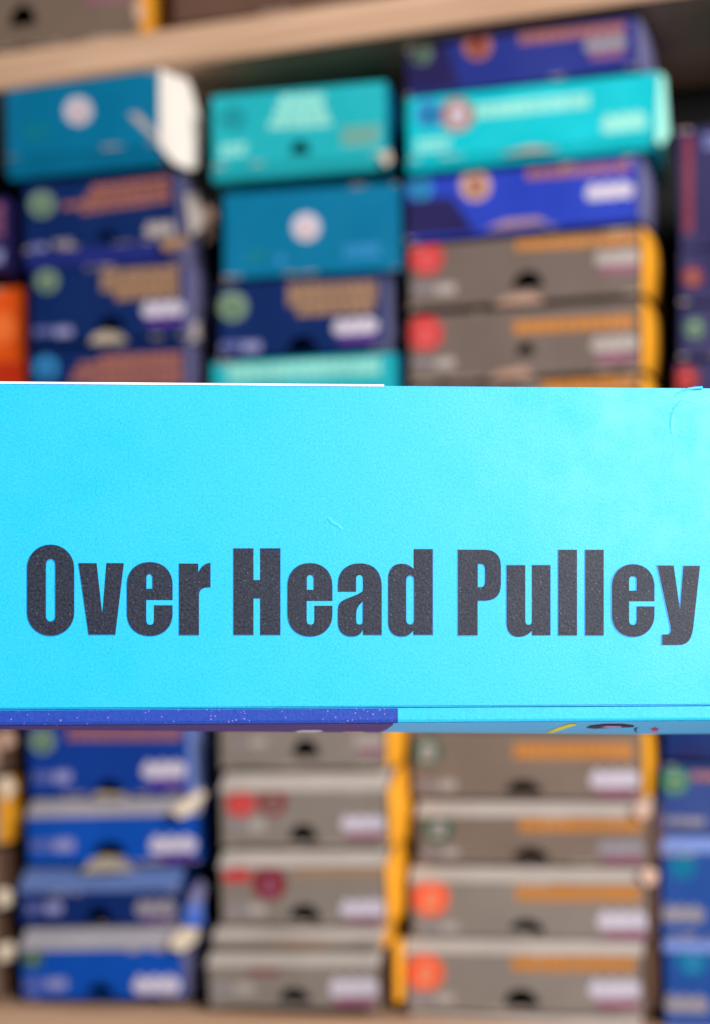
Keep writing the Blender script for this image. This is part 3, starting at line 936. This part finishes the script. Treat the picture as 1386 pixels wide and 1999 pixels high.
GL.append(glyph_e(561.5, 648.8, 1099, 1242, 598.8, 612.8, 1122, 1151, 1172.5, 1182, 1218.6))
GL.append([path(z2([('M', 708, 353), ('L', 708, 310), ('C', 708, 228, 760, 183, 840, 183), ('C', 920, 183, 968, 228, 970, 320), ('L', 970, 612), ('L', 858, 612), ('L', 858, 580),
                    ('C', 845, 608, 825, 622, 790, 622), ('C', 740, 622, 708, 590, 708, 535), ('L', 708, 470), ('C', 708, 435, 715, 418, 740, 404), ('C', 770, 388, 815, 376, 845, 358), ('C', 856, 350, 858, 345, 858, 335),
                    ('L', 858, 283), ('C', 858, 262, 852, 253, 838, 253), ('C', 822, 253, 817, 262, 817, 283), ('L', 817, 353)])),
           path(z2([('M', 858, 412), ('C', 835, 430, 817, 450, 817, 490), ('L', 817, 524), ('C', 817, 542, 824, 550, 838, 550), ('C', 852, 550, 858, 540, 858, 528)]))])
GL.append([path(z2([('M', 1163, 98), ('L', 1277, 98), ('L', 1277, 612), ('L', 1161, 612), ('L', 1161, 585), ('C', 1140, 612, 1120, 622, 1090, 622), ('C', 1040, 622, 1010, 590, 1010, 535),
                    ('L', 1010, 275), ('C', 1010, 218, 1040, 185, 1090, 185), ('C', 1120, 185, 1143, 196, 1163, 218)])),
           roundrect(*[v / 3.08 + o for v, o in ((1117, 430), (254, 1040), (1166, 430), (551, 1040))], 7.9, 10)])
GL.append([path(z3([('M', 75, 87), ('L', 205, 87), ('C', 270, 87, 298, 115, 298, 180), ('L', 298, 265), ('C', 298, 325, 270, 352, 205, 352), ('L', 177, 352), ('L', 177, 532), ('L', 75, 532)])),
           path(z3([('M', 177, 160), ('L', 190, 160), ('C', 210, 160, 216, 172, 216, 195), ('L', 216, 250), ('C', 216, 272, 208, 282, 190, 282), ('L', 177, 282)]))])
GL.append([path(z3([('M', 328, 168), ('L', 425, 168), ('L', 425, 452), ('C', 425, 470, 430, 477, 443, 477), ('C', 455, 477, 460, 468, 460, 452), ('L', 460, 168), ('L', 556, 168), ('L', 556, 532), ('L', 460, 532), ('L', 460, 508),
                    ('C', 442, 530, 418, 540, 390, 540), ('C', 350, 540, 328, 512, 328, 465)]))])
GL.append([P_(z3, [(597, 88), (694, 88), (694, 532), (597, 532)])])
GL.append([P_(z3, [(737, 88), (833, 88), (833, 532), (737, 532)])])
e3 = [v / 2.6654 for v in (873, 1097, 163, 540, 965, 1005, 225, 300, 355, 382, 478)]
GL.append(glyph_e(866 + e3[0] + 1.2, 866 + e3[1], 1040 + e3[2], 1040 + e3[3], 866 + e3[4], 866 + e3[5], 1040 + e3[6], 1040 + e3[7], 1040 + e3[8], 1040 + e3[9], 1040 + e3[10]))
GL.append([path(z3([('M', 1113, 170), ('L', 1197, 170), ('L', 1230, 402), ('L', 1248, 172), ('L', 1334, 172), ('L', 1300, 480), ('C', 1292, 550, 1275, 582, 1225, 582), ('L', 1138, 582), ('L', 1138, 528), ('L', 1160, 528),
                    ('C', 1180, 528, 1186, 515, 1180, 480)]))])
ZI = 0.00007
for gi, loops in enumerate(GL):
    u0 = min(p[0] for p in loops[0]); 
    sh = 0.7 + 2.2 * max(0, (u0 - 860) / 500)        # the blue under-colour is printed slightly to the left
    lp = [[floc(u, v) for u, v in l] for l in loops]
    bm = plate(lp, lambda x, y: (x, y, ZI), 0.00003, (0, 0, 1))
    lt = link('letter', bm, INK, fg)
    # under-colour: the same letter, a hair larger, shifted
    cx = sum(p[0] for p in loops[0]) / len(loops[0]); cy = sum(p[1] for p in loops[0]) / len(loops[0])
    lp2 = [[floc(u + (u - cx) * 0.022 - sh + 0.3, v + (v - cy) * 0.014 + 0.5) for u, v in loops[0]]] 
    for l in loops[1:]:
        hx = sum(p[0] for p in l) / len(l); hy = sum(p[1] for p in l) / len(l)
        lp2.append([floc(hx + (u - hx) * 0.86 - sh * 0.6, hy + (v - hy) * 0.97 + 0.5) for u, v in l])
    bm = plate(lp2, lambda x, y: (x, y, 0.00003), 0.00002, (0, 0, 1))
    link('letter_trap', bm, HALO, lt)

# crease marks near the right end of the top edge
def ridge(pts, w, hgt, name='crease'):
    bm = bmesh.new()
    rows = []
    P = [Vector((*floc(u, v), 0)) for u, v in pts]
    for i, p in enumerate(P):
        t = (P[min(i + 1, len(P) - 1)] - P[max(i - 1, 0)]).normalized()
        s = Vector((-t.y, t.x, 0))
        f = math.sin(math.pi * (i + 0.3) / (len(P) - 0.4))
        rows.append([bm.verts.new(p + s * w * q + Vector((0, 0, 0.00001 + hgt * f * (1 - q * q) - (0.00004 if abs(q) == 1 else 0)))) for q in (-1, -.5, 0, .5, 1)])
    for a, b in zip(rows, rows[1:]):
        for k in range(4):
            bm.faces.new((a[k], a[k + 1], b[k + 1], b[k]))
    return link(name, bm, CYAN, fg, True)
ridge([(1316, 774), (1322, 768), (1332, 763), (1344, 759), (1356, 757), (1372, 756)], 0.0004, 0.00009)
ridge([(1312, 846), (1310, 830), (1312, 812), (1318, 796), (1328, 786), (1342, 782), (1360, 786)], 0.0007, 0.00007)
ridge([(640, 1010), (648, 1020), (660, 1026), (668, 1034)], 0.0007, 0.00006)
